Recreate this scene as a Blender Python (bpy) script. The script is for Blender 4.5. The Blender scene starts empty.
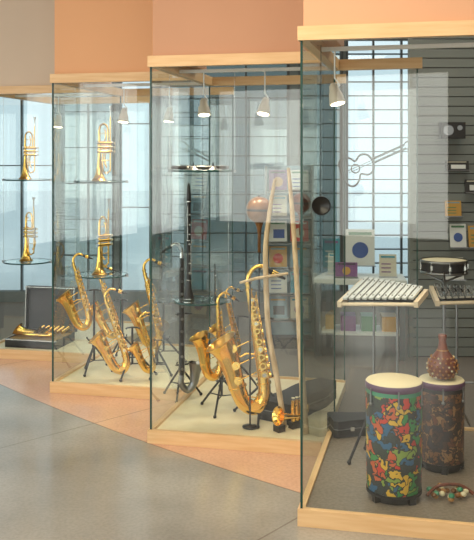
import bpy, math, random
from mathutils import Vector, Matrix
random.seed(4)
S=bpy.context.scene
try:
    S.view_settings.view_transform='Standard'; S.view_settings.exposure=.42
except Exception: pass
# ------------------------------------------------------------------ materials
def newmat(n):
    m=bpy.data.materials.new(n); m.use_nodes=True
    nt=m.node_tree; b=nt.nodes['Principled BSDF']
    return m,nt,b
def simple(n,col,rough=.5,metal=0,emit=None,es=0,coat=0):
    m,nt,b=newmat(n)
    b.inputs['Base Color'].default_value=(*col,1); b.inputs['Roughness'].default_value=rough
    b.inputs['Metallic'].default_value=metal
    if coat: b.inputs['Coat Weight'].default_value=coat
    if emit:
        b.inputs['Emission Color'].default_value=(*emit,1); b.inputs['Emission Strength'].default_value=es
    return m
def noisy(n,c1,c2,scale=(5,5,5),ns=3,rough=.5,metal=0,detail=6,lo=.35,hi=.65,bump=0):
    m,nt,b=newmat(n); N=nt.nodes; L=nt.links
    tc=N.new('ShaderNodeTexCoord'); mp=N.new('ShaderNodeMapping'); mp.inputs['Scale'].default_value=scale
    no=N.new('ShaderNodeTexNoise'); no.inputs['Scale'].default_value=ns; no.inputs['Detail'].default_value=detail
    r=N.new('ShaderNodeValToRGB'); r.color_ramp.elements[0].color=(*c1,1); r.color_ramp.elements[1].color=(*c2,1)
    r.color_ramp.elements[0].position=lo; r.color_ramp.elements[1].position=hi
    L.new(tc.outputs['Object'],mp.inputs[0]); L.new(mp.outputs[0],no.inputs['Vector']); L.new(no.outputs[0],r.inputs[0]); L.new(r.outputs[0],b.inputs['Base Color'])
    b.inputs['Roughness'].default_value=rough; b.inputs['Metallic'].default_value=metal
    if bump:
        bp=N.new('ShaderNodeBump'); bp.inputs['Strength'].default_value=bump; L.new(no.outputs[0],bp.inputs['Height']); L.new(bp.outputs[0],b.inputs['Normal'])
    return m
def glassmat(n,tint,f0=.09,rough=0.0):
    m=bpy.data.materials.new(n); m.use_nodes=True; nt=m.node_tree; N=nt.nodes; L=nt.links
    N.clear()
    out=N.new('ShaderNodeOutputMaterial'); mix=N.new('ShaderNodeMixShader')
    tr=N.new('ShaderNodeBsdfTransparent'); tr.inputs[0].default_value=(*tint,1)
    gl=N.new('ShaderNodeBsdfGlossy'); gl.inputs['Roughness'].default_value=rough; gl.inputs[0].default_value=(.97,1,.99,1)
    lw=N.new('ShaderNodeLayerWeight'); lw.inputs[0].default_value=.5
    p=N.new('ShaderNodeMath'); p.operation='POWER'; p.inputs[1].default_value=4.5
    q=N.new('ShaderNodeMath'); q.operation='MULTIPLY_ADD'; q.inputs[1].default_value=1-f0; q.inputs[2].default_value=f0
    L.new(lw.outputs['Facing'],p.inputs[0]); L.new(p.outputs[0],q.inputs[0]); L.new(q.outputs[0],mix.inputs[0])
    L.new(tr.outputs[0],mix.inputs[1]); L.new(gl.outputs[0],mix.inputs[2]); L.new(mix.outputs[0],out.inputs[0])
    return m
wood=noisy('maple_wood',(.70,.45,.22),(.78,.54,.29),(1,1,14),4,.4)
glass=glassmat('case_glass',(.92,.96,.95),.055)
edge=simple('glass_edge',(.015,.06,.05),.15)
shelfg=glassmat('shelf_glass',(.50,.66,.63),.14)
shelfe=simple('shelf_edge',(.01,.06,.06),.1)
winclear=glassmat('window_glass',(.92,.97,1),.05)
wintint=glassmat('tinted_window_glass',(.13,.17,.17),.08)
winmid=glassmat('halftint_window_glass',(.36,.42,.42),.08)
brass=simple('brass',(.96,.62,.16),.17,1)
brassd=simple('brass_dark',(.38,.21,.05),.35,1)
silver=simple('silver',(.7,.7,.68),.2,1)
chrome=simple('steel_dark',(.25,.26,.27),.3,1)
black=simple('black_plastic',(.008,.008,.010),.3)
blackm=simple('black_matte',(.010,.010,.012),.6)
deckm=noisy('deck_cream',(.82,.71,.48),(.88,.79,.56),(3,3,3),4,.45)
deckg=noisy('deck_grey',(.20,.165,.13),(.27,.23,.185),(8,8,8),8,.35)
cream=simple('drum_head',(.70,.63,.42),.6)
white=simple('white_paint',(.80,.82,.80),.4)
barw=simple('xylophone_bar',(.62,.65,.64),.3,.3)
palewood=simple('pale_frame_wood',(.68,.57,.42),.4)
frame=simple('window_frame',(.03,.045,.05),.4)
stick=noisy('pale_wood',(.48,.33,.18),(.70,.54,.34),(10,10,2),5,.6)
gourd=noisy('gourd_brown',(.13,.05,.010),(.22,.09,.02),(6,6,6),5,.3)
gourdred=noisy('gourd_red',(.10,.02,.008),(.19,.045,.015),(6,6,6),5,.35)
bead=simple('beads',(.36,.17,.04),.4)
velvet=simple('case_velvet',(.38,.25,.11),.9)
purple=simple('drum_rim',(.10,.04,.10),.3)
greenr=simple('drum_green',(.04,.24,.13),.35)
lampm=simple('lamp_face',(1,.9,.7),.3,0,(1,.82,.55),9)
lampcan=simple('lamp_can',(.50,.46,.38),.35)
# ------------------------------------------------------------------ mesh builder
def spl(pts,rad,n=6):
    P=[Vector(p) for p in pts]; out=[];ro=[]
    for i in range(len(P)-1):
        p0=P[max(i-1,0)];p1=P[i];p2=P[i+1];p3=P[min(i+2,len(P)-1)]
        for k in range(n):
            t=k/n
            out.append(.5*((2*p1)+(p2-p0)*t+(2*p0-5*p1+4*p2-p3)*t*t+(3*p1-p0-3*p2+p3)*t**3))
            ro.append(rad[i]*(1-t)+rad[i+1]*t)
    out.append(P[-1]); ro.append(rad[-1])
    return out,ro
class Bd:
    def __init__(s,name): s.n=name; s.v=[];s.f=[];s.m=[];s.sm=[];s.mats=[]
    def mi(s,m):
        if m not in s.mats: s.mats.append(m)
        return s.mats.index(m)
    def add(s,vs,fs,mat,smooth,M=None):
        o=len(s.v)
        for v in vs:
            v=Vector(v)
            if M is not None: v=M@v
            s.v.append(v)
        k=s.mi(mat)
        for f in fs: s.f.append([a+o for a in f]); s.m.append(k); s.sm.append(smooth)
    def sweep(s,pts,rad,mat,seg=12,cap=True,smooth=0,M=None):
        if not isinstance(rad,(list,tuple)): rad=[rad]*len(pts)
        if smooth: P,R=spl(pts,list(rad),smooth)
        else: P=[Vector(p) for p in pts]; R=list(rad)
        T=[]
        for i in range(len(P)):
            a=P[max(i-1,0)]; b=P[min(i+1,len(P)-1)]
            d=(b-a); T.append(d.normalized() if d.length>1e-9 else Vector((0,0,1)))
        up=Vector((0,1,0)) if abs(T[0].y)<.9 else Vector((1,0,0))
        nrm=T[0].cross(up).normalized()
        vs=[];fs=[]
        for i,p in enumerate(P):
            nrm=(nrm-T[i]*nrm.dot(T[i])).normalized(); bi=T[i].cross(nrm)
            for k in range(seg):
                a=2*math.pi*k/seg
                vs.append(p+(nrm*math.cos(a)+bi*math.sin(a))*R[i])
        for i in range(len(P)-1):
            for k in range(seg):
                k2=(k+1)%seg
                fs.append([i*seg+k,i*seg+k2,(i+1)*seg+k2,(i+1)*seg+k])
        s.add(vs,fs,mat,True,M)
        if cap:
            s.add(vs[:seg],[list(range(seg))[::-1]],mat,False,M)
            s.add(vs[-seg:],[list(range(seg))],mat,False,M)
    def lathe(s,prof,mat,seg=32,M=None,smooth=True):
        vs=[];fs=[]
        for r,z in prof:
            for k in range(seg):
                a=2*math.pi*k/seg; vs.append((r*math.cos(a),r*math.sin(a),z))
        for i in range(len(prof)-1):
            for k in range(seg):
                k2=(k+1)%seg; fs.append([i*seg+k,i*seg+k2,(i+1)*seg+k2,(i+1)*seg+k])
        s.add(vs,fs,mat,smooth,M)
    def box(s,c,d,mat,M=None):
        x,y,z=[a/2 for a in d]; c=Vector(c)
        vs=[c+Vector((i*x,j*y,k*z)) for i in(-1,1) for j in(-1,1) for k in(-1,1)]
        s.add(vs,[[0,1,3,2],[4,6,7,5],[0,4,5,1],[2,3,7,6],[0,2,6,4],[1,5,7,3]],mat,False,M)
    def ball(s,c,r,mat,sx=1,sz=1,seg=20,M=None):
        prof=[(max(r*sx*math.sin(math.pi*i/12),1e-4),-r*sz*math.cos(math.pi*i/12)) for i in range(13)]
        T=Matrix.Translation(c); s.lathe(prof,mat,seg,(M@T) if M is not None else T)
    def disc(s,c,n,r,t,mat,seg=14,M=None):
        c=Vector(c); n=Vector(n).normalized(); s.sweep([c-n*t/2,c+n*t/2],[r,r],mat,seg,True,0,M)
    def quad(s,vs,mat): s.add(vs,[list(range(len(vs)))],mat,False)
    def build(s,loc=(0,0,0),rz=0,ry=0,rx=0,sc=1,parent=None,bevel=0):
        me=bpy.data.meshes.new(s.n); me.from_pydata([tuple(v) for v in s.v],[],s.f)
        for m in s.mats: me.materials.append(m)
        for i,p in enumerate(me.polygons): p.material_index=s.m[i]; p.use_smooth=s.sm[i]
        me.update()
        o=bpy.data.objects.new(s.n,me); S.collection.objects.link(o)
        o.matrix_world=Matrix.Translation(loc)@Matrix.Rotation(rz,4,'Z')@Matrix.Rotation(ry,4,'Y')@Matrix.Rotation(rx,4,'X')@Matrix.Scale(sc,4)
        if bevel:
            b=o.modifiers.new('bevel','BEVEL'); b.width=bevel; b.segments=2; b.limit_method='ANGLE'
        if parent: o.parent=parent
        return o
def bx(name,c,d,mat):
    b=Bd(name); b.box(c,d,mat); return b.build()
def empty(name,loc=(0,0,0)):
    e=bpy.data.objects.new(name,None); e.empty_display_size=.1; S.collection.objects.link(e); e.location=loc; return e
# ------------------------------------------------------------------ layout frames
TH=math.radians(13); U=Vector((math.cos(TH),-math.sin(TH),0)); V=Vector((math.sin(TH),math.cos(TH),0))
OA=Vector((.277,3.74,0)); OB=Vector((-.495,4.83,0)); OC=Vector((-1.276,5.87,0)); OD=Vector((-2.057,6.91,0))
W=.995; DP=1.35; ZT=2.2; ZR=2.138; ZB=.075
def P(O,u,v,z=0): return O+U*u+V*v+Vector((0,0,z))
# ------------------------------------------------------------------ floor
m,nt,b=newmat('lobby_floor'); N=nt.nodes; L=nt.links
tc=N.new('ShaderNodeTexCoord')
n1=N.new('ShaderNodeTexNoise'); n1.inputs['Scale'].default_value=1.6; n1.inputs['Detail'].default_value=8
n2=N.new('ShaderNodeTexNoise'); n2.inputs['Scale'].default_value=60; n2.inputs['Detail'].default_value=3
for n in(n1,n2): L.new(tc.outputs['Object'],n.inputs['Vector'])
def ramp(c1,c2,lo,hi,src):
    r=N.new('ShaderNodeValToRGB'); r.color_ramp.elements[0].color=(*c1,1); r.color_ramp.elements[1].color=(*c2,1)
    r.color_ramp.elements[0].position=lo; r.color_ramp.elements[1].position=hi; L.new(src,r.inputs[0]); return r
def math_(op,a,bv=None,c=None):
    n=N.new('ShaderNodeMath'); n.operation=op
    for i,x in enumerate((a,bv,c)):
        if x is None: continue
        if isinstance(x,(int,float)): n.inputs[i].default_value=x
        else: L.new(x,n.inputs[i])
    return n.outputs[0]
gr=ramp((.27,.255,.23),(.40,.385,.35),.3,.7,n1.outputs[0])
pe=ramp((.62,.36,.24),(.74,.48,.34),.3,.7,n1.outputs[0])
cen=Vector((11.0,16.9,0)); R0=(Vector((-.376,4.765,0))-cen).length
sub=N.new('ShaderNodeVectorMath'); sub.operation='DISTANCE'; L.new(tc.outputs['Object'],sub.inputs[0]); sub.inputs[1].default_value=cen
dist=sub.outputs['Value']
isgrey=math_('GREATER_THAN',dist,R0+.03)
mx=N.new('ShaderNodeMixRGB'); L.new(isgrey,mx.inputs[0]); L.new(pe.outputs[0],mx.inputs[1]); L.new(gr.outputs[0],mx.inputs[2])
def near(src,val,w): return math_('LESS_THAN',math_('ABSOLUTE',math_('SUBTRACT',src,val)),w)
j=math_('MAXIMUM',near(dist,R0+.03,.006),near(dist,R0+1.35,.005))
sp=N.new('ShaderNodeSeparateXYZ'); L.new(tc.outputs['Object'],sp.inputs[0])
ang=math_('ARCTAN2',math_('SUBTRACT',sp.outputs[1],cen.y),math_('SUBTRACT',sp.outputs[0],cen.x))
per=.105; fr=math_('ABSOLUTE',math_('SUBTRACT',math_('FRACT',math_('DIVIDE',ang,per)),.5))
j=math_('MAXIMUM',j,math_('LESS_THAN',fr,.0025))
mj=N.new('ShaderNodeMixRGB'); L.new(math_('MULTIPLY',j,.5),mj.inputs[0]); L.new(mx.outputs[0],mj.inputs[1]); mj.inputs[2].default_value=(.14,.10,.08,1)
sk=N.new('ShaderNodeMixRGB'); sk.blend_type='MULTIPLY'; sk.inputs[0].default_value=.3; L.new(mj.outputs[0],sk.inputs[1]); L.new(ramp((.6,.6,.6),(1,1,1),.35,.6,n2.outputs[0]).outputs[0],sk.inputs[2])
L.new(sk.outputs[0],b.inputs['Base Color'])
L.new(math_('MULTIPLY_ADD',n1.outputs[0],.20,.10),b.inputs['Roughness'])
b.inputs['Specular IOR Level'].default_value=.8
floorm=m
bx('floor',(0,2.5,-.05),(11,15.2,.1),floorm)
carpet=noisy('carpet',(.15,.13,.115),(.22,.195,.17),(30,30,30),8,.95,bump=.1)
b=Bd('floor_shop_carpet')
pg=[(5.4,3.1),(1.9,3.7),(.40,3.95),(.50,4.72),(-.38,4.98),(-.27,5.77),(-1.17,6.05),(-1.07,6.82),(-1.95,7.1),(-5.4,7.5),(-5.4,9.9),(5.4,9.9)]
b.quad([(x,y,.004) for x,y in pg],carpet); b.build()
# ------------------------------------------------------------------ room shell
wallc=noisy('wall_paint_lobby',(.20,.16,.12),(.24,.19,.145),(1,1,1),2,.8)
wallt=noisy('wall_paint_teal',(.13,.16,.16),(.17,.20,.20),(1,1,1),2,.8)
ceilm=simple('ceiling_white',(.66,.60,.52),.9)
ZC=3.25
bx('ceiling',(0,2.5,ZC+.05),(11,15.2,.1),ceilm)
bx('wall_right',(5.45,2.5,ZC/2),(.1,15.2,ZC),wallc)
def window_wall(name,axis,pos,a0,a1,bays,wm,zs=.35,zh=2.95,t=.12):
    b=Bd(name)
    def bb(s,e,z0,z1,mat,tt=t):
        if e-s<1e-4 or z1-z0<1e-4: return
        c=(s+e)/2
        if axis=='x': b.box((c,pos,(z0+z1)/2),(e-s,tt,z1-z0),mat)
        else: b.box((pos,c,(z0+z1)/2),(tt,e-s,z1-z0),mat)
    bb(a0,a1,0,zs,wm); bb(a0,a1,zh,ZC,wm)
    x=a0
    for (s,e,g,c,r) in bays:
        bb(x,s,zs,zh,wm); x=e
    bb(x,a1,zs,zh,wm); b.build()
    for k,(s,e,g,c,r) in enumerate(bays):
        w=Bd('window_%d'%window_wall.k); window_wall.k+=1
        def wb(s_,e_,z0,z1,tt):
            cc=(s_+e_)/2
            if axis=='x': w.box((cc,pos,(z0+z1)/2),(e_-s_,tt,z1-z0),frame)
            else: w.box((pos,cc,(z0+z1)/2),(tt,e_-s_,z1-z0),frame)
        for i in range(c+1):
            xx=s+(e-s)*i/c; ww=.03 if i in(0,c) else .009; wb(max(xx-ww,s),min(xx+ww,e),zs,zh,.07)
        for i in range(r+1):
            zz=zs+(zh-zs)*i/r; wb(s,e,max(zz-.006,zs),min(zz+.006,zh),.06)
        if axis=='x': w.quad([(s,pos,zs),(e,pos,zs),(e,pos,zh),(s,pos,zh)],g)
        else: w.quad([(pos,s,zs),(pos,e,zs),(pos,e,zh),(pos,s,zh)],g)
        w.build()
window_wall.k=1
window_wall('wall_far','x',9.6,-5.4,5.4,[(-5.2,-2.0,winclear,8,2),(-1.95,-1.35,winmid,2,7),(-1.3,-.92,winclear,1,3),(-.85,.62,wintint,3,13),(.72,1.22,winmid,2,18),(1.25,2.2,winclear,3,18),(2.3,5.0,wintint,5,6)],wallt,.12)
window_wall('wall_behind','x',-4.6,-5.4,5.4,[(-4.8,-3.2,winclear,3,4),(-2.4,-.8,winclear,3,4),(.8,2.4,winclear,3,4),(3.2,4.8,winclear,3,4)],wallc,.5,2.8)
window_wall('wall_left','y',-5.45,-4.6,9.6,[(-4,-2.4,winclear,3,4),(-1.6,0,winclear,3,4),(.8,2.4,winclear,3,4),(3.2,4.8,winclear,3,4),(5.4,6.8,winclear,3,4),(7.4,9.4,winclear,3,2)],wallc,.3,2.9)
outg=simple('outdoor_paving',(.8,.82,.82),.9)
b=Bd('ground_outside'); b.quad([(-40,-40,-.12),(40,-40,-.12),(40,45,-.12),(-40,45,-.12)],outg); b.build()
# ------------------------------------------------------------------ bulkheads above cases
def paint(n,c): return noisy(n,tuple(x*.96 for x in c),c,(1,1,1),1.5,.75)
pA=paint('bulkhead_peach',(.66,.37,.22)); pB=paint('bulkhead_terracotta',(.56,.31,.19)); pC=paint('bulkhead_orange',(.76,.41,.21)); pD=paint('bulkhead_beige',(.66,.54,.42))
def lbox(bd,O,u0,u1,v0,v1,z0,z1,mat):
    c=P(O,(u0+u1)/2,(v0+v1)/2,(z0+z1)/2)
    M=Matrix.Translation(c)@Matrix.Rotation(-TH,4,'Z'); bd.box((0,0,0),(u1-u0,v1-v0,z1-z0),mat,M)
for k,(O,pm,w) in enumerate([(OA,pA,3.6),(OB,pB,W),(OC,pC,W),(OD,pD,W)]):
    b=Bd('wall_bulkhead_%s'%'abcd'[k])
    lbox(b,O,.022,w-.01,.03,.13,ZT,ZC,pm); lbox(b,O,.022,.12,.13,.86,ZT,ZC,pm); b.build()
b=Bd('wall_bulkhead_e'); lbox(b,OD,-2.6,.01,.85,.95,ZT,ZC,pC); b.build()
# ------------------------------------------------------------------ display cases
def case(O,w,deck,backw=None,backglass=None):
    root=empty('glass_display_case',P(O,0,0,0))
    def fin(b):
        o=b.build(); o.parent=root; o.matrix_parent_inverse=Matrix.Translation(root.location).inverted()
    bw=backw or w
    b=Bd('base'); lbox(b,O,.03,w-.005,.03,DP-.02,.006,.06,deck)
    lbox(b,O,0,w-.005,0,.03,0,ZB,wood); lbox(b,O,0,.03,.03,DP,0,ZB,wood); lbox(b,O,.03,w-.005,DP-.02,DP,0,ZB,wood); fin(b)
    b=Bd('top_rail'); lbox(b,O,0,w-.005,0,.045,ZR,ZT,wood); lbox(b,O,0,.045,.045,DP,ZR,ZT,wood); lbox(b,O,.045,bw,DP-.045,DP,ZR,ZT,wood)
    lbox(b,O,.045,w-.005,.48,.505,ZR+.01,ZR+.03,white); fin(b)
    b=Bd('panes')
    g=.016
    b.quad([P(O,g,g,ZB),P(O,w-.005,g,ZB),P(O,w-.005,g,ZR),P(O,g,g,ZR)],glass)
    b.quad([P(O,g,g,ZB),P(O,g,DP-g,ZB),P(O,g,DP-g,ZR),P(O,g,g,ZR)],glass)
    bg=backglass or w-.005
    b.quad([P(O,g,DP-g,ZB),P(O,bg,DP-g,ZB),P(O,bg,DP-g,ZR),P(O,g,DP-g,ZR)],glass)
    for (u,v,s) in((g,g,.010),(g,DP-g,.009),(bg-.005,DP-g,.008)):
        lbox(b,O,u-s/2,u+s/2,v-s/2,v+s/2,ZB,ZR,edge)
    fin(b)
case(OA,1.75,deckg,.524,.50); case(OB,W,deckm); case(OC,W,deckm); case(OD,W,deckm)
def spot(O,u,v,aim,power):
    p=P(O,u,v,1.95); b=Bd('track_spotlight')
    d=(Vector(aim)-p).normalized()
    b.sweep([p+Vector((0,0,.198)),p+Vector((0,0,.06))],.004,white,8)
    b.sweep([p+Vector((0,0,.065)),p+Vector((0,0,.03))+U*.025,p],.004,white,8)
    a=p-d*.04
    b.sweep([a,a+d*.012,a+d*.04,a+d*.06,a+d*.10],[.012,.022,.026,.034,.040],lampcan,18,True)
    b.sweep([a+d*.098,a+d*.106],.042,lampcan,18,True)
    b.disc(a+d*.106,d,.034,.004,lampm,18)
    ob=b.build()
    l=bpy.data.lights.new('spot_lamp','SPOT'); l.energy=power; l.color=(1,.80,.54); l.spot_size=1.35; l.spot_blend=.9; l.shadow_soft_size=.04
    o=bpy.data.objects.new('spot_lamp',l); S.collection.objects.link(o); o.location=a+d*.125; o.rotation_euler=d.to_track_quat('-Z','Y').to_euler(); o.parent=ob
spot(OC,.36,.49,P(OC,.3,.3,.6),24); spot(OC,.71,.49,P(OC,.6,.3,.4),24)
spot(OB,.20,.49,P(OB,.35,.2,.4),24); spot(OB,.585,.49,P(OB,.40,.02,.3),16)
spot(OA,.11,.49,P(OA,.5,.25,.4),16); spot(OD,.45,.49,P(OD,.4,.3,.6),22); spot(OA,.95,.49,P(OA,.7,.2,.4),16)
# ------------------------------------------------------------------ shelves
def shelf(x,y,z,r,top):
    b=Bd('round_glass_shelf')
    vs=[(r*math.cos(a*math.pi/24),r*math.sin(a*math.pi/24),0) for a in range(48)]
    b.add(vs,[list(range(48))],shelfg,False)
    b.lathe([(r,-.010),(r+.002,-.006),(r+.002,0),(r,.001),(r-.006,.001)],shelfe,48)
    for a in(-.15,math.pi):
        c,s_=math.cos(a)*(r+.004),math.sin(a)*(r+.004)
        b.box((c,s_,-.004),(.02,.02,.02),chrome)
        b.sweep([(c,s_,-.006),(c,s_,top-z)],.0013,silver,6)
    b.build((x,y,z))
shelf(-1.753,7.2,1.44,.2,ZR+.02); shelf(-1.753,7.2,.748,.2,1.42)
shelf(-.985,6.3,1.45,.19,ZR+.02); shelf(-.985,6.3,.76,.19,1.43)
shelf(-.20,5.3,1.545,.2,ZR+.02); shelf(-.21,5.3,.735,.17,1.525)
# ------------------------------------------------------------------ trumpet
def trumpet(loc,rz=0,sc=1,mat=brass,rx=0,ry=0,name='trumpet'):
    b=Bd(name)
    b.sweep([(-.035,0,.0),(-.035,0,.012),(-.035,0,.04),(-.035,0,.09),(-.035,0,.16),(-.035,0,.26),(-.035,0,.37),(-.025,0,.405),(.0,0,.42),(.025,0,.405),(.035,0,.37),(.035,0,.28)],
            [.062,.050,.034,.022,.014,.010,.008,.007,.007,.007,.007,.007],mat,16,False,5)
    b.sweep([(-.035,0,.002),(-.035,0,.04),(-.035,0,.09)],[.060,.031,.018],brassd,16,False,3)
    b.sweep([(.055,-.004,.475),(.055,0,.40),(.055,0,.10),(.047,0,.07),(.02,0,.055),(-.0,0,.07),(-.008,0,.10),(-.008,0,.2)],[.006]*8,mat,10,True,5)
    b.sweep([(.055,-.004,.555),(.055,-.004,.545),(.055,-.004,.53),(.055,-.004,.47)],[.014,.013,.007,.005],silver,14)
    for k in range(3):
        z=.215+.032*k
        b.sweep([(-.055,0,z),(.065,0,z)],.0125,mat,14); b.sweep([(-.058,0,z),(-.048,0,z)],.0140,silver,14)
        b.sweep([(.060,0,z),(.070,0,z)],.0140,silver,14); b.sweep([(.068,0,z),(.088,0,z)],.003,silver,8); b.disc((.089,0,z),(1,0,0),.009,.004,cream)
    b.sweep([(.03,.01,.22),(.03,.035,.20),(.03,.045,.16),(.03,.035,.12),(.03,.01,.10)],.006,mat,8,True,4)
    b.sweep([(0,-.01,.29),(0,-.03,.31),(0,-.03,.36),(0,-.01,.38)],.005,mat,8,True,4)
    b.sweep([(-.035,0,.15),(.055,0,.15)],.003,mat,6); b.sweep([(-.035,0,.35),(.055,0,.35)],.003,mat,6)
    return b.build(loc,rz,ry,rx,sc)
trumpet((-1.742,7.2,1.442),.7,.95); trumpet((-1.74,7.2,.750),-.5,.97)
trumpet((-.97,6.3,1.452),.6,1.0); trumpet((-.975,6.3,.762),.9,1.0)
# ------------------------------------------------------------------ saxophone
def sax(name,loc,rz=0,ry=0,sc=1):
    b=Bd(name)
    pts=[(.115,0,.640),(.07,0,.675),(.025,0,.66),(0,0,.61),(0,0,.5),(0,0,.3),(0,0,.13),(-.02,0,.06),(-.062,0,.03),(-.105,0,.06),(-.125,0,.13),(-.135,0,.22),(-.145,0,.29),(-.157,0,.335),(-.168,0,.362)]
    rad=[.008,.009,.010,.012,.017,.023,.029,.032,.034,.036,.039,.044,.053,.066,.082]
    b.sweep(pts,rad,brass,20,False,6)
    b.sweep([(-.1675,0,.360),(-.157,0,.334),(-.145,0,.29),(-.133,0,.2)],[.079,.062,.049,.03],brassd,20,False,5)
    b.sweep([(.10,0,.651),(.13,0,.628),(.175,0,.595)],[.011,.013,.005],black,12)
    b.sweep([(.118,0,.637),(.14,0,.621)],.0145,brass,12)
    for z,r in((.605,.017),(.575,.019),(.135,.034),(.36,.0245)): b.disc((0,0,z),(0,0,1),r,.008,brass,18)
    b.disc((-.125,0,.14),(-.1,0,1),.044,.007,brass,18); b.disc((-.02,0,.062),(-.75,0,-.6),.036,.006,brass,18)
    zz=[.53,.49,.455,.42,.385,.335,.30,.262,.222,.18]
    for i,z in enumerate(zz):
        r=.011+.0008*i; rb=.014+.0012*i
        b.disc((.004,-rb-.010,z),(0,-1,0),r,.006,brass,12); b.disc((.004,-rb-.0135,z),(0,-1,0),r*.55,.003,silver if i%3==0 else brassd,10)
        b.sweep([(.004,-rb-.010,z),(.022,-.03,z+.008)],.0025,brass,6)
        b.disc((.024+.001*i,.0,z-.012),(1,0,0),r*.9,.01,brass,12)
    b.sweep([(.022,-.03,.15),(.022,-.03,.55)],.0028,brass,6); b.sweep([(-.018,-.032,.17),(-.016,-.028,.5)],.0028,brass,6)
    b.sweep([(.034,.0,.16),(.03,.0,.56)],.0028,brass,6)
    for z in(.18,.25,.33): b.disc((-.12,-.047,z),(0,-1,0),.019,.008,brass,14); b.sweep([(-.12,-.05,z),(-.03,-.035,z+.02)],.003,brass,6)
    b.sweep([(0,0,.27),(-.06,0,.285),(-.135,0,.26)],.005,brass,8)
    b.sweep([(-.02,-.03,.10),(-.05,-.05,.09),(-.09,-.045,.10)],.003,brass,6)
    b.disc((-.06,-.033,.045),(0,-1,0),.022,.008,brass,14)
    return b.build(loc,rz,ry,0,sc)
def stand(x,y,z0,h,sp=.17,rz=.4):
    b=Bd('instrument_stand')
    b.sweep([(0,0,.09),(0,0,h)],.008,blackm,8)
    for k in range(3):
        a=k*2.094
        b.sweep([(0,0,.20),(sp*.6*math.cos(a),sp*.6*math.sin(a),.09),(sp*math.cos(a),sp*math.sin(a),.012)],.007,blackm,8)
        b.ball((sp*math.cos(a),sp*math.sin(a),.011),.011,black,seg=8)
        b.sweep([(0,0,.09),(sp*.6*math.cos(a),sp*.6*math.sin(a),.09)],.004,blackm,6)
    b.disc((0,0,.2),(0,0,1),.015,.03,black)
    b.sweep([(-.045,-.07,h+.005),(-.04,-.02,h),(0,0,h),(.04,-.02,h),(.045,-.07,h+.005)],.006,black,8)
    b.sweep([(-.05,-.08,h*.42+.02),(-.04,-.02,h*.4),(.04,-.02,h*.4),(.05,-.08,h*.42+.02)],.006,black,8)
    b.build((x,y,z0),rz)
ZD=.06
def sax_on_stand(name,x,y,zb,rz,ry,sc,sp=.17):
    sax(name,(x,y,zb),rz,ry,sc)
    stand(x,y+.075,ZD,zb-ZD+.33*sc,sp,rz)
sax_on_stand('alto_saxophone',-1.02,6.10,.40,.15,-.28,.80,.13)
sax_on_stand('alto_saxophone',-.86,6.45,.27,-.1,-.36,.80)
sax_on_stand('alto_saxophone',-.73,6.00,.12,.15,-.34,.88)
sax_on_stand('alto_saxophone',-.54,6.40,.20,.0,-.24,.98)
sax_on_stand('alto_saxophone',-.55,5.98,.12,.1,-.30,.62,.10)
sax_on_stand('alto_saxophone',-.08,5.18,.27,.3,-.05,.78)
sax('tenor_saxophone',(.20,4.98,.135),.1,-.16,1.26); stand(.16,5.10,ZD,.60,.2)
sax('alto_saxophone',(.04,5.62,.30),.4,-.25,.7); stand(.02,5.69,ZD,.50,.15)
# ------------------------------------------------------------------ clarinets
def clarinet(name,loc,L_=.66,sc=1,rx=0,ry=0):
    b=Bd(name)
    b.lathe([(.001,0),(.034,0),(.030,.012),(.018,.06),(.013,.11),(.012,.2),(.0115,.55),(.0135,.56),(.012,.6),(.011,.61),(.009,.64),(.004,L_),(.001,L_)],black,20)
    for z,r in((.006,.035),(.11,.0145),(.335,.0140),(.555,.0145)): b.disc((0,0,z),(0,0,1),r,.004,silver,18)
    for i in range(7):
        z=.15+i*.055
        b.disc((0,-.014,z),(0,-1,0),.006,.004,silver,12)
        if i%2: b.disc((.013,0,z+.01),(1,0,0),.006,.004,silver,12)
    b.sweep([(.010,-.012,.14),(.010,-.012,.32)],.0018,silver,6); b.sweep([(-.010,-.012,.34),(-.010,-.012,.53)],.0018,silver,6)
    b.build(loc,.3,ry,rx,sc)
clarinet('clarinet',(-.285,5.3,.738),sc=1.1); clarinet('piccolo_clarinet',(-.12,5.22,.738),sc=.36)
def flute(loc,rz,L_=.36,mat=black):
    b=Bd('piccolo' if mat is black else 'flute')
    b.sweep([(-L_/2,0,.014),(L_/2,0,.014)],.011,mat,14)
    for i in range(7): b.disc((-L_*.1+i*L_*.08,0,.027),(0,0,1),.007,.004,silver)
    b.disc((-L_*.35,0,.026),(0,0,1),.010,.004,silver); b.disc((-L_*.2,0,.014),(1,0,0),.0125,.01,silver)
    b.build(loc,rz)
flute((-.22,5.26,1.547),.1,.34); flute((-.18,5.34,1.547),.35,.30,chrome)
b=Bd('finger_cymbals')
for x,y,t in((-.06,0,0),(.06,.02,.0)):
    b.lathe([(.001,.022),(.015,.02),(.022,.010),(.055,.003),(.056,.0)],chrome,24,Matrix.Translation((x,y,0)))
    b.sweep([(x,y,.02),(x,y,.045)],.004,black,8)
b.build((-.19,5.18,1.547))
b=Bd('bass_clarinet')
b.sweep([(0,0,.12),(0,0,.88)],[.018,.016],black,16)
b.sweep([(0,0,.13),(.0,0,.07),(.04,0,.03),(.08,0,.07),(.09,0,.14),(.10,0,.20)],[.018,.02,.022,.026,.034,.055],chrome,18,False,5)
b.sweep([(0,0,.88),(0,0,.93),(-.03,0,.97),(-.08,0,.95)],[.013,.012,.011,.011],silver,12,True,5); b.sweep([(-.07,0,.955),(-.13,0,.92)],[.014,.006],black,12)
for i in range(9): b.disc((0,-.020,.17+i*.08),(0,-1,0),.009,.006,chrome,12)
b.sweep([(.015,-.02,.15),(.015,-.02,.86)],.002,chrome,6)
b.build((-.34,5.45,.10),.3); stand(-.35,5.53,ZD,.55,.14)
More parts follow.
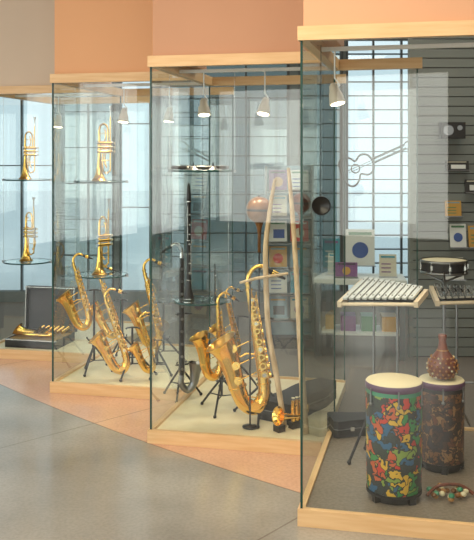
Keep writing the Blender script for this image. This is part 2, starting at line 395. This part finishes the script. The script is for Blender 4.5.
# ------------------------------------------------------------------ long sticks, gourds
b=Bd('rain_stick'); b.sweep([(.236,4.98,1.49),(.205,4.97,1.30),(.182,4.96,1.10),(.185,4.95,.85),(.20,4.94,.6),(.245,4.93,.35),(.29,4.92,.062)],[.010,.013,.015,.016,.016,.017,.015],stick,12,True,5); b.build()
b=Bd('didgeridoo'); b.sweep([(.325,5.12,1.56),(.345,5.08,1.3),(.36,5.0,1.0),(.372,4.93,.7),(.385,4.87,.4),(.40,4.80,.062)],[.010,.014,.015,.016,.018,.022],stick,14,True,5); b.build()
b=Bd('wooden_claves'); b.sweep([(.03,4.90,.90),(.12,4.90,.925),(.31,4.93,.95)],[.007,.009,.008],stick,10); 
b.sweep([(.09,4.90,.918),(.09,4.91,.07)],.005,blackm,8); b.lathe([(.001,.065),(.045,.065),(.045,.072),(.006,.08)],black,20,Matrix.Translation((.09,4.91,0))); b.build()
def rattle(name,x,y,zc,r,mat):
    b=Bd(name)
    b.ball((0,0,zc),r,mat,1,1); b.lathe([(r*.35,zc-r*.95),(r*.2,zc-r*1.3),(.010,zc-r*1.9),(.010,zc-r*3.2),(.001,zc-r*3.2)],mat,16)
    b.lathe([(r*1.003,zc-.006),(r*1.012,zc),(r*1.003,zc+.006)],black,28)
    b.ball((0,0,zc+r),.008,black,seg=10)
    b.sweep([(0,0,zc-r*3.1),(0,0,ZD+.01)],.005,blackm,8); b.lathe([(.001,ZD+.001),(.07,ZD+.001),(.07,ZD+.012),(.008,ZD+.02)],black,20)
    b.build((x,y,0))
rattle('gourd_rattle',.153,5.25,1.30,.082,gourd); rattle('gourd_rattle',.405,5.2,1.345,.062,gourdred)
b=Bd('hanging_black_dish')  # small black dish on a thin wire from the top rail
b.lathe([(.001,-.016),(.016,-.014),(.024,-.005),(.040,0),(.046,.010),(.045,.016)],black,30,Matrix.Translation((0,0,1.394))@Matrix.Rotation(math.pi/2,4,'X'))
b.sweep([(0,0,1.43),(0,0,2.155),(-.035,.008,2.155)],.0015,blackm,6); b.build((.410,4.03,0))
# violin cases
prof=[]
L1=.62
for i in range(25):
    t=i/24; w_=.115*(1-.38*t)+.012*math.cos(t*6.28*1.5)
    if i==0: w_*=.8
    prof.append((t*L1-L1/2,w_))
def slab(bd,z0,z1,mat,k=1):
    top=[(x,w_*k,z1) for x,w_ in prof]+[(x,-w_*k,z1) for x,w_ in prof[::-1]]
    bot=[(x,y_,z0) for x,y_,_ in top]; n=len(top)
    bd.add(top+bot,[list(range(n)),list(range(n,2*n))[::-1]]+[[i,(i+1)%n,n+(i+1)%n,n+i][::-1] for i in range(n)],mat,False)
def vcase(loc,rz,sc):
    b=Bd('violin_case')
    slab(b,0,.055,blackm); slab(b,.055,.060,chrome,1.005); slab(b,.060,.115,blackm)
    b.sweep([(-.06,-.115,.058),(-.05,-.14,.06),(.05,-.135,.06),(.06,-.11,.058)],.008,black,8)
    for xx in(-.18,.18): b.box((xx,-.11 if xx<0 else -.085,.06),(.03,.02,.03),silver)
    b.build(loc,rz,sc=sc,bevel=.006)
vcase((.42,5.28,ZD),.95,1.05); vcase((.79,4.85,ZD),.12,.80)
b=Bd('pocket_cornet')
b.sweep([(-.10,0,.09),(-.08,0,.085),(-.03,0,.075),(.05,0,.065),(.10,0,.075),(.12,0,.11),(.09,0,.14),(.03,0,.13),(0,0,.11)],[.055,.033,.018,.012,.01,.01,.01,.01,.01],brass,16,False,5)
for k in range(3): b.sweep([(.01+.028*k,0,.04),(.01+.028*k,0,.16)],.012,brass,12); b.disc((.01+.028*k,0,.175),(0,0,1),.010,.004,cream); b.sweep([(.01+.028*k,0,.16),(.01+.028*k,0,.175)],.003,silver,6)
b.box((-.09,0,.02),(.05,.05,.037),black); b.box((.04,0,.02),(.1,.04,.037),black)
b.build((.33,4.90,ZD),.6)
# ------------------------------------------------------------------ open instrument case in D
b=Bd('open_instrument_case')
b.box((0,0,.012),(.46,.36,.02),blackm)
for s_ in(-1,1): b.box((0,s_*.173,.035),(.46,.014,.07),blackm); b.box((s_*.223,0,.035),(.014,.34,.07),blackm)
b.box((0,-.182,.066),(.46,.006,.008),silver)
b.box((0,0,.035),(.43,.33,.06),velvet)
Ml=Matrix.Translation((0,.18,.07))@Matrix.Rotation(-.06,4,'X')
b.box((0,.05,.19),(.46,.014,.38),blackm,Ml); b.box((0,.02,.007),(.46,.07,.014),blackm,Ml); b.box((0,.02,.373),(.46,.07,.014),blackm,Ml)
b.box((0,-.018,.373),(.46,.004,.006),silver,Ml)
for s_ in(-1,1): b.box((s_*.223,.02,.19),(.014,.07,.38),blackm,Ml); b.box((s_*.223,-.018,.19),(.006,.004,.38),silver,Ml)
b.box((0,.04,.19),(.43,.01,.35),simple('case_lining',(.025,.027,.035),.8),Ml)
b.sweep([(-.19,-.04,.125),(-.17,-.04,.115),(-.10,-.04,.105),(.02,-.04,.10),(.12,-.04,.10),(.16,-.08,.10),(.12,-.12,.10),(-.02,-.12,.10),(-.1,-.11,.10)],[.06,.042,.024,.017,.015,.015,.015,.015,.013],brass,16,False,5)
for k in range(3): b.sweep([(0+.035*k,-.13,.10),(0+.035*k,.0,.13)],.016,brass,12)
for k in range(6): b.sweep([(-.06+.045*k,.06,.09),(-.03+.045*k,.13,.12)],.016,brass,10)
b.build((-1.63,7.14,ZD),.0-TH)
# ------------------------------------------------------------------ drums
def pattern(name,cols,scale,dark):
    m,nt,b=newmat(name); N=nt.nodes;L=nt.links
    tc=N.new('ShaderNodeTexCoord'); no=N.new('ShaderNodeTexNoise'); no.inputs['Scale'].default_value=20
    mixv=N.new('ShaderNodeMixRGB'); mixv.inputs[0].default_value=.11; L.new(tc.outputs['Object'],no.inputs['Vector']); L.new(tc.outputs['Object'],mixv.inputs[1]); L.new(no.outputs['Color'],mixv.inputs[2])
    vo=N.new('ShaderNodeTexVoronoi'); vo.inputs['Scale'].default_value=scale; L.new(mixv.outputs[0],vo.inputs['Vector'])
    sp=N.new('ShaderNodeSeparateColor'); L.new(vo.outputs['Color'],sp.inputs[0])
    r=N.new('ShaderNodeValToRGB'); r.color_ramp.interpolation='CONSTANT'
    e=r.color_ramp.elements; e[0].position=0; e[0].color=(*cols[0],1); e[1].position=1/len(cols); e[1].color=(*cols[1],1)
    for i in range(2,len(cols)): x=e.new(i/len(cols)); x.color=(*cols[i],1)
    L.new(sp.outputs[0],r.inputs[0])
    ve=N.new('ShaderNodeTexVoronoi'); ve.feature='DISTANCE_TO_EDGE'; ve.inputs['Scale'].default_value=scale; L.new(mixv.outputs[0],ve.inputs['Vector'])
    lt=N.new('ShaderNodeMath'); lt.operation='LESS_THAN'; lt.inputs[1].default_value=.07; L.new(ve.outputs['Distance'],lt.inputs[0])
    mx=N.new('ShaderNodeMixRGB'); L.new(lt.outputs[0],mx.inputs[0]); L.new(r.outputs[0],mx.inputs[1]); mx.inputs[2].default_value=(*dark,1)
    L.new(mx.outputs[0],b.inputs['Base Color']); b.inputs['Roughness'].default_value=.4
    return m
pat1=pattern('drum_fabric_bright',[(.52,.04,.02),(.03,.22,.05),(.62,.38,.03),(.02,.03,.03),(.50,.10,.03),(.02,.10,.20),(.20,.30,.05),(.02,.03,.02)],24,(.015,.02,.015))
pat2=pattern('drum_fabric_earth',[(.20,.09,.035),(.06,.03,.02),(.28,.15,.06),(.03,.02,.02),(.14,.05,.025)],34,(.02,.012,.01))
def drum(x,y,h,r,pat,rz):
    b=Bd('tubano_drum')
    b.lathe([(.001,h+.004),(r*.96,h+.004),(r*1.0,h-.002)],cream,48)
    b.lathe([(r*1.0,h-.002),(r*1.03,h-.006),(r*1.03,h-.030),(r*1.0,h-.032)],purple,48)
    b.lathe([(r,h-.032),(r*1.005,h-.05)],greenr if pat is pat1 else blackm,48)
    b.lathe([(r*1.005,h-.05),(r*1.0,h*.6),(r*.985,h*.3),(r*.97,.045)],pat,48)
    b.lathe([(r*.99,.045),(r*.99,.03),(r*.8,.03),(r*.8,.0),(.001,0)],blackm,48)
    for k in range(4):
        a=k*1.57+.3; b.box((r*.86*math.cos(a),r*.86*math.sin(a),.016),(.03,.03,.03),black)
    for k in range(6):
        a=k*math.pi/3+.2; c,s_=math.cos(a),math.sin(a)
        b.sweep([(r*1.04*c,r*1.04*s_,h-.02),(r*1.04*c,r*1.04*s_,h-.085)],.004,chrome,8); b.ball((r*1.03*c,r*1.03*s_,h-.09),.009,chrome,seg=10)
    b.build((x,y,ZD),rz)
drum(.735,3.92,.535,.128,pat1,.3); drum(1.045,4.29,.445,.112,pat2,1.2)
b=Bd('shekere')
b.lathe([(.001,0),(.03,.002),(.06,.02),(.074,.055),(.07,.09),(.048,.12),(.026,.15),(.018,.19),(.022,.215),(.020,.225),(.001,.225)],gourdred,28)
for j in range(6):
    z=.018+j*.019; r=[.058,.068,.074,.073,.066,.054][j]+.003
    for k in range(16):
        a=(k+.5*(j%2))*math.pi/8; b.ball((r*math.cos(a),r*math.sin(a),z),.005,bead if (k+j)%5 else cream,seg=8)
b.lathe([(.028,.14),(.031,.145),(.028,.15)],bead,20)
b.build((1.045,4.27,ZD+.450))
b=Bd('shell_rattle')
for k in range(26):
    a=k*.9; rr=.02+.05*random.random()
    b.ball((rr*1.5*math.cos(a),rr*math.sin(a),.018+.02*random.random()),.014,[bead,cream,gourd,greenr][k%4],1,.8,seg=10)
b.sweep([(-.11,0,.015),(-.05,.02,.05),(.05,.02,.05),(.11,0,.015)],.008,gourdred,8,True,4)
b.build((.99,3.90,ZD),.1)
# xylophone
def xylo(name,loc,rz,L_,wa,wb,n,barm,fr,h,tilt=0.0):
    b=Bd(name); M=Matrix.Rotation(tilt,4,'X')
    for s_ in(-1,1):
        b.sweep([(-L_/2,s_*wa*.35,0),(L_/2,s_*wb*.35,0)],.010,blackm,8,True,0,M)
        b.sweep([(-L_/2-.01,s_*wa*.5,-.012),(L_/2+.01,s_*wb*.5,-.012)],.010,fr,8,True,0,M)
    b.box((-L_/2-.01,0,-.01),(.022,wa+.02,.03),fr,M); b.box((L_/2+.01,0,-.01),(.022,wb+.02,.03),fr,M)
    for i in range(n):
        t=(i+.5)/n; x=-L_/2+L_*t; w_=wa+(wb-wa)*t
        b.box((x,0,.018),(L_/n*.74,w_,.010),barm,M)
        for s_ in(-1,1): b.disc((x,s_*w_*.36,.025),(0,0,1),.003,.006,chrome,8,M)
    for s_ in(-1,1):
        b.sweep([(s_*L_*.18,0,-.015),(s_*L_*.18,0,-h+.18)],.007,chrome,8)
        for q in(-1,1): b.sweep([(s_*L_*.18,0,-h+.30),(s_*(L_*.18+.09),q*.12,-h+.012)],.007,blackm,8); b.ball((s_*(L_*.18+.09),q*.12,-h+.011),.011,black,seg=8)
    b.sweep([(-L_*.18,0,-h+.35),(L_*.18,0,-h+.35)],.006,chrome,8)
    b.box((0,0,-.025),(L_*.5,.04,.025),blackm)
    return b.build(loc,rz)
xylo('xylophone',(.775,4.36,.925),-.5,.35,.34,.17,11,barw,palewood,.925-ZD,.20)
xylo('glockenspiel',(1.26,4.58,.885),-.1,.34,.24,.14,10,silver,palewood,.885-ZD,.16)
b=Bd('snare_drum')
r=.13
b.lathe([(.001,.035),(r*.97,.035),(r,.032)],cream,40); b.lathe([(r,.040),(r*1.04,.036),(r*1.04,.026),(r,.024)],chrome,40); b.lathe([(r,.026),(r,-.026)],blackm,40); b.lathe([(r,-.024),(r*1.04,-.026),(r*1.04,-.036),(r,-.040),(.001,-.035)],chrome,40)
for k in range(8):
    a=k*math.pi/4; b.sweep([(r*1.03*math.cos(a),r*1.03*math.sin(a),-.03),(r*1.03*math.cos(a),r*1.03*math.sin(a),.035)],.003,silver,6); b.box((r*1.02*math.cos(a),r*1.02*math.sin(a),0),(.012,.012,.024),silver)
h=1.0-ZD
b.sweep([(0,0,-.06),(0,0,-h+.25)],.009,chrome,10)
for k in range(3):
    a=k*2.094+.3; b.sweep([(0,0,-h+.33),(.17*math.cos(a),.17*math.sin(a),-h+.01)],.007,chrome,8); b.sweep([(0,0,-.09),(.12*math.cos(a),.12*math.sin(a),-.055),(.135*math.cos(a),.135*math.sin(a),-.02)],.006,chrome,8)
b.build((1.20,4.87,1.0))
# ------------------------------------------------------------------ shop : slatwall, racks
slatm=simple('slatwall_grey',(.17,.185,.17),.6)
b=Bd('slatwall_panel'); x0,x1,Y=1.44,4.2,6.9
b.box(((x0+x1)/2,Y+.03,1.5),(x1-x0,.03,3.0),blackm)
for i in range(38): b.box(((x0+x1)/2,Y,.05+i*.078),(x1-x0,.03,.070),slatm)
b.box((x0-.01,Y+.015,1.5),(.03,.06,3.0),slatm); b.build()
cols=[(.50,.05,.04),(.03,.08,.28),(.6,.55,.42),(.03,.26,.34),(.50,.27,.05),(.02,.02,.02),(.18,.06,.20),(.65,.66,.62),(.06,.20,.09),(.18,.30,.36)]
cm=[simple('cover_%d'%i,c,.4) for i,c in enumerate(cols)]
def cover(b,x,y,z,w,h,i,tilt=.15,st=0):
    M=Matrix.Translation((x,y,z))@Matrix.Rotation(-tilt,4,'X')
    b.box((0,0,h/2),(w,.012,h),cm[i%10],M); b.box((0,-.007,h*.88),(w*.8,.003,h*.08),cm[(i*3+7)%10],M)
    if st==0: b.box((w*.05,-.007,h*.38),(w*.62,.003,h*.42),cm[(i*7+2)%10],M)
    elif st==1:
        b.disc((0,-.008,h*.42),(0,-1,0),min(w,h)*.28,.003,cm[(i*7+2)%10],20,M)
    else:
        for q in range(3): b.box((-w*.1,-.007,h*(.2+.18*q)),(w*.55,.003,h*.05),cm[(i+4)%10],M)
    b.box((0,-.02,-.005),(w+.01,.05,.008),chrome,M)
b=Bd('sheet_music_display')
rows=[(1.52,.08),(1.34,.14),(1.15,.16),(.90,.21),(.64,.21)]
k=0
for ri,(z,h) in enumerate(rows):
    x=1.70+.04*(ri%2)
    while x<3.0:
        w_=random.choice((.10,.13,.15,.19)); hh=h*random.uniform(.75,1.05)
        if random.random()<.85: cover(b,x+w_/2,Y-.045,z,w_,hh,[5,0,7,3,9,2,1,7,4][k%9],.15,k%3)
        x+=w_+.02; k+=1
b.build()
b=Bd('wall_speaker'); b.box((0,0,0),(.19,.10,.13),blackm); b.disc((-.04,-.052,0),(0,-1,0),.04,.006,chrome,20); b.disc((.05,-.052,.02),(0,-1,0),.02,.006,chrome,16); b.box((0,.065,0),(.04,.04,.04),black); b.build((1.74,Y-.10,1.84))
b=Bd('magazine_rack')
b.box((0,.10,.80),(.40,.02,1.5),cm[9]); b.box((0,.02,.04),(.40,.24,.08),blackm)
for s_ in(-1,1): b.box((s_*.20,.04,.80),(.015,.14,1.5),chrome)
k=0
for r_ in range(6):
    b.box((0,.02,.22+r_*.22),(.38,.13,.012),chrome)
    for c in range(2):
        cover(b,-.095+c*.185,.02,.235+r_*.22,.155,.18,[9,2,7,3,4,9,7,0,2,9,6,7][k],.2,k%3); k+=1
b.build((.47,7.3,.004))
b=Bd('book_display_table')
b.box((0,0,.62),(.75,.4,.04),cm[7]); 
for sx in(-1,1):
    for sy in(-1,1): b.box((sx*.34,sy*.17,.30),(.04,.04,.60),chrome)
b.box((0,0,.2),(.68,.34,.02),cm[7])
cover(b,-.10,-.08,.645,.18,.12,6,.25,1); cover(b,-.22,.10,.70,.14,.24,3,.1,2); cover(b,.02,.10,.72,.24,.30,7,.1,1); cover(b,.24,.0,.645,.14,.18,2,.1,2)
for c in range(4): b.box((-.25+c*.165,0,.27),(.12,.2,.12),cm[[2,6,8,4][c]])
b.build((1.02,7.0,.004),-.1)
b=Bd('guitar_line_sculpture')
body=[(0,.10),(.06,.13),(.13,.10),(.17,.06),(.24,.09),(.31,.07),(.34,0),(.31,-.07),(.24,-.09),(.17,-.06),(.13,-.10),(.06,-.13),(0,-.10),(-.02,0),(0,.10)]
Mg=Matrix.Rotation(-.42,4,'Y')@Matrix.Scale(1.05,4)
b.sweep([(x,0,z*1.25) for x,z in body],.011,black,8,False,5,Mg)
b.sweep([(.14+.045*math.cos(a*math.pi/8),0,.045*math.sin(a*math.pi/8)) for a in range(17)],.008,black,8,False,0,Mg)
for q in(-.012,.012): b.sweep([(.06,0,q),(.72,0,q)],.004,black,6,True,0,Mg)
b.sweep([(.33,0,-.025),(.72,0,-.025),(.74,0,-.04),(.84,0,-.035),(.84,0,.035),(.74,0,.04),(.72,0,.025),(.33,0,.025)],.008,black,6,True,0,Mg)
b.build((1.22,9.51,1.44))
# ------------------------------------------------------------------ lights, world
w=bpy.data.worlds.new('world'); S.world=w; w.use_nodes=True
bg=w.node_tree.nodes['Background']; bg.inputs[0].default_value=(.80,.94,1.0,1); bg.inputs[1].default_value=.76
def area(name,loc,rot,sx,sy,e,col):
    l=bpy.data.lights.new(name,'AREA'); l.shape='RECTANGLE'; l.size=sx; l.size_y=sy; l.energy=e; l.color=col
    o=bpy.data.objects.new(name,l); S.collection.objects.link(o); o.location=loc; o.rotation_euler=rot; return o
for i,x in enumerate((-4,-1.6,1.6,4)):
    area('daylight_behind_%d'%i,(x,-4.5,1.65),(math.radians(90),0,0),1.6,2.3,32,(1,.92,.80))
for i,y in enumerate((-3.2,-.8,1.6,4.0)):
    area('daylight_left_%d'%i,(-5.35,y,1.6),(math.radians(90),0,math.radians(-90)),1.6,2.5,36,(1,.95,.88))
area('lobby_warm_fill',(-.8,2.4,3.2),(0,0,0),3,2,72,(1,.84,.62))  # added fill for warm ambience, no lamp fixture behind it
area('shop_fill',(.5,7.6,3.2),(0,0,0),4,1.5,34,(1,.96,.88))  # extra area light added to lift the shop interior, not a fixture
area('cases_fill',(1.6,5.6,3.2),(0,0,0),1.5,1.0,22,(1,.93,.8))  # added fill behind the right-hand case, stands for no real lamp
# ------------------------------------------------------------------ camera
c=bpy.data.cameras.new('camera'); o=bpy.data.objects.new('camera',c); S.collection.objects.link(o)
o.location=(0,0,1.62); o.rotation_euler=(math.radians(90),0,0)
c.sensor_fit='AUTO'; c.sensor_width=36; c.lens=850/540*36; c.shift_y=-112/540; c.shift_x=2.5/540; c.clip_start=.05
S.camera=o
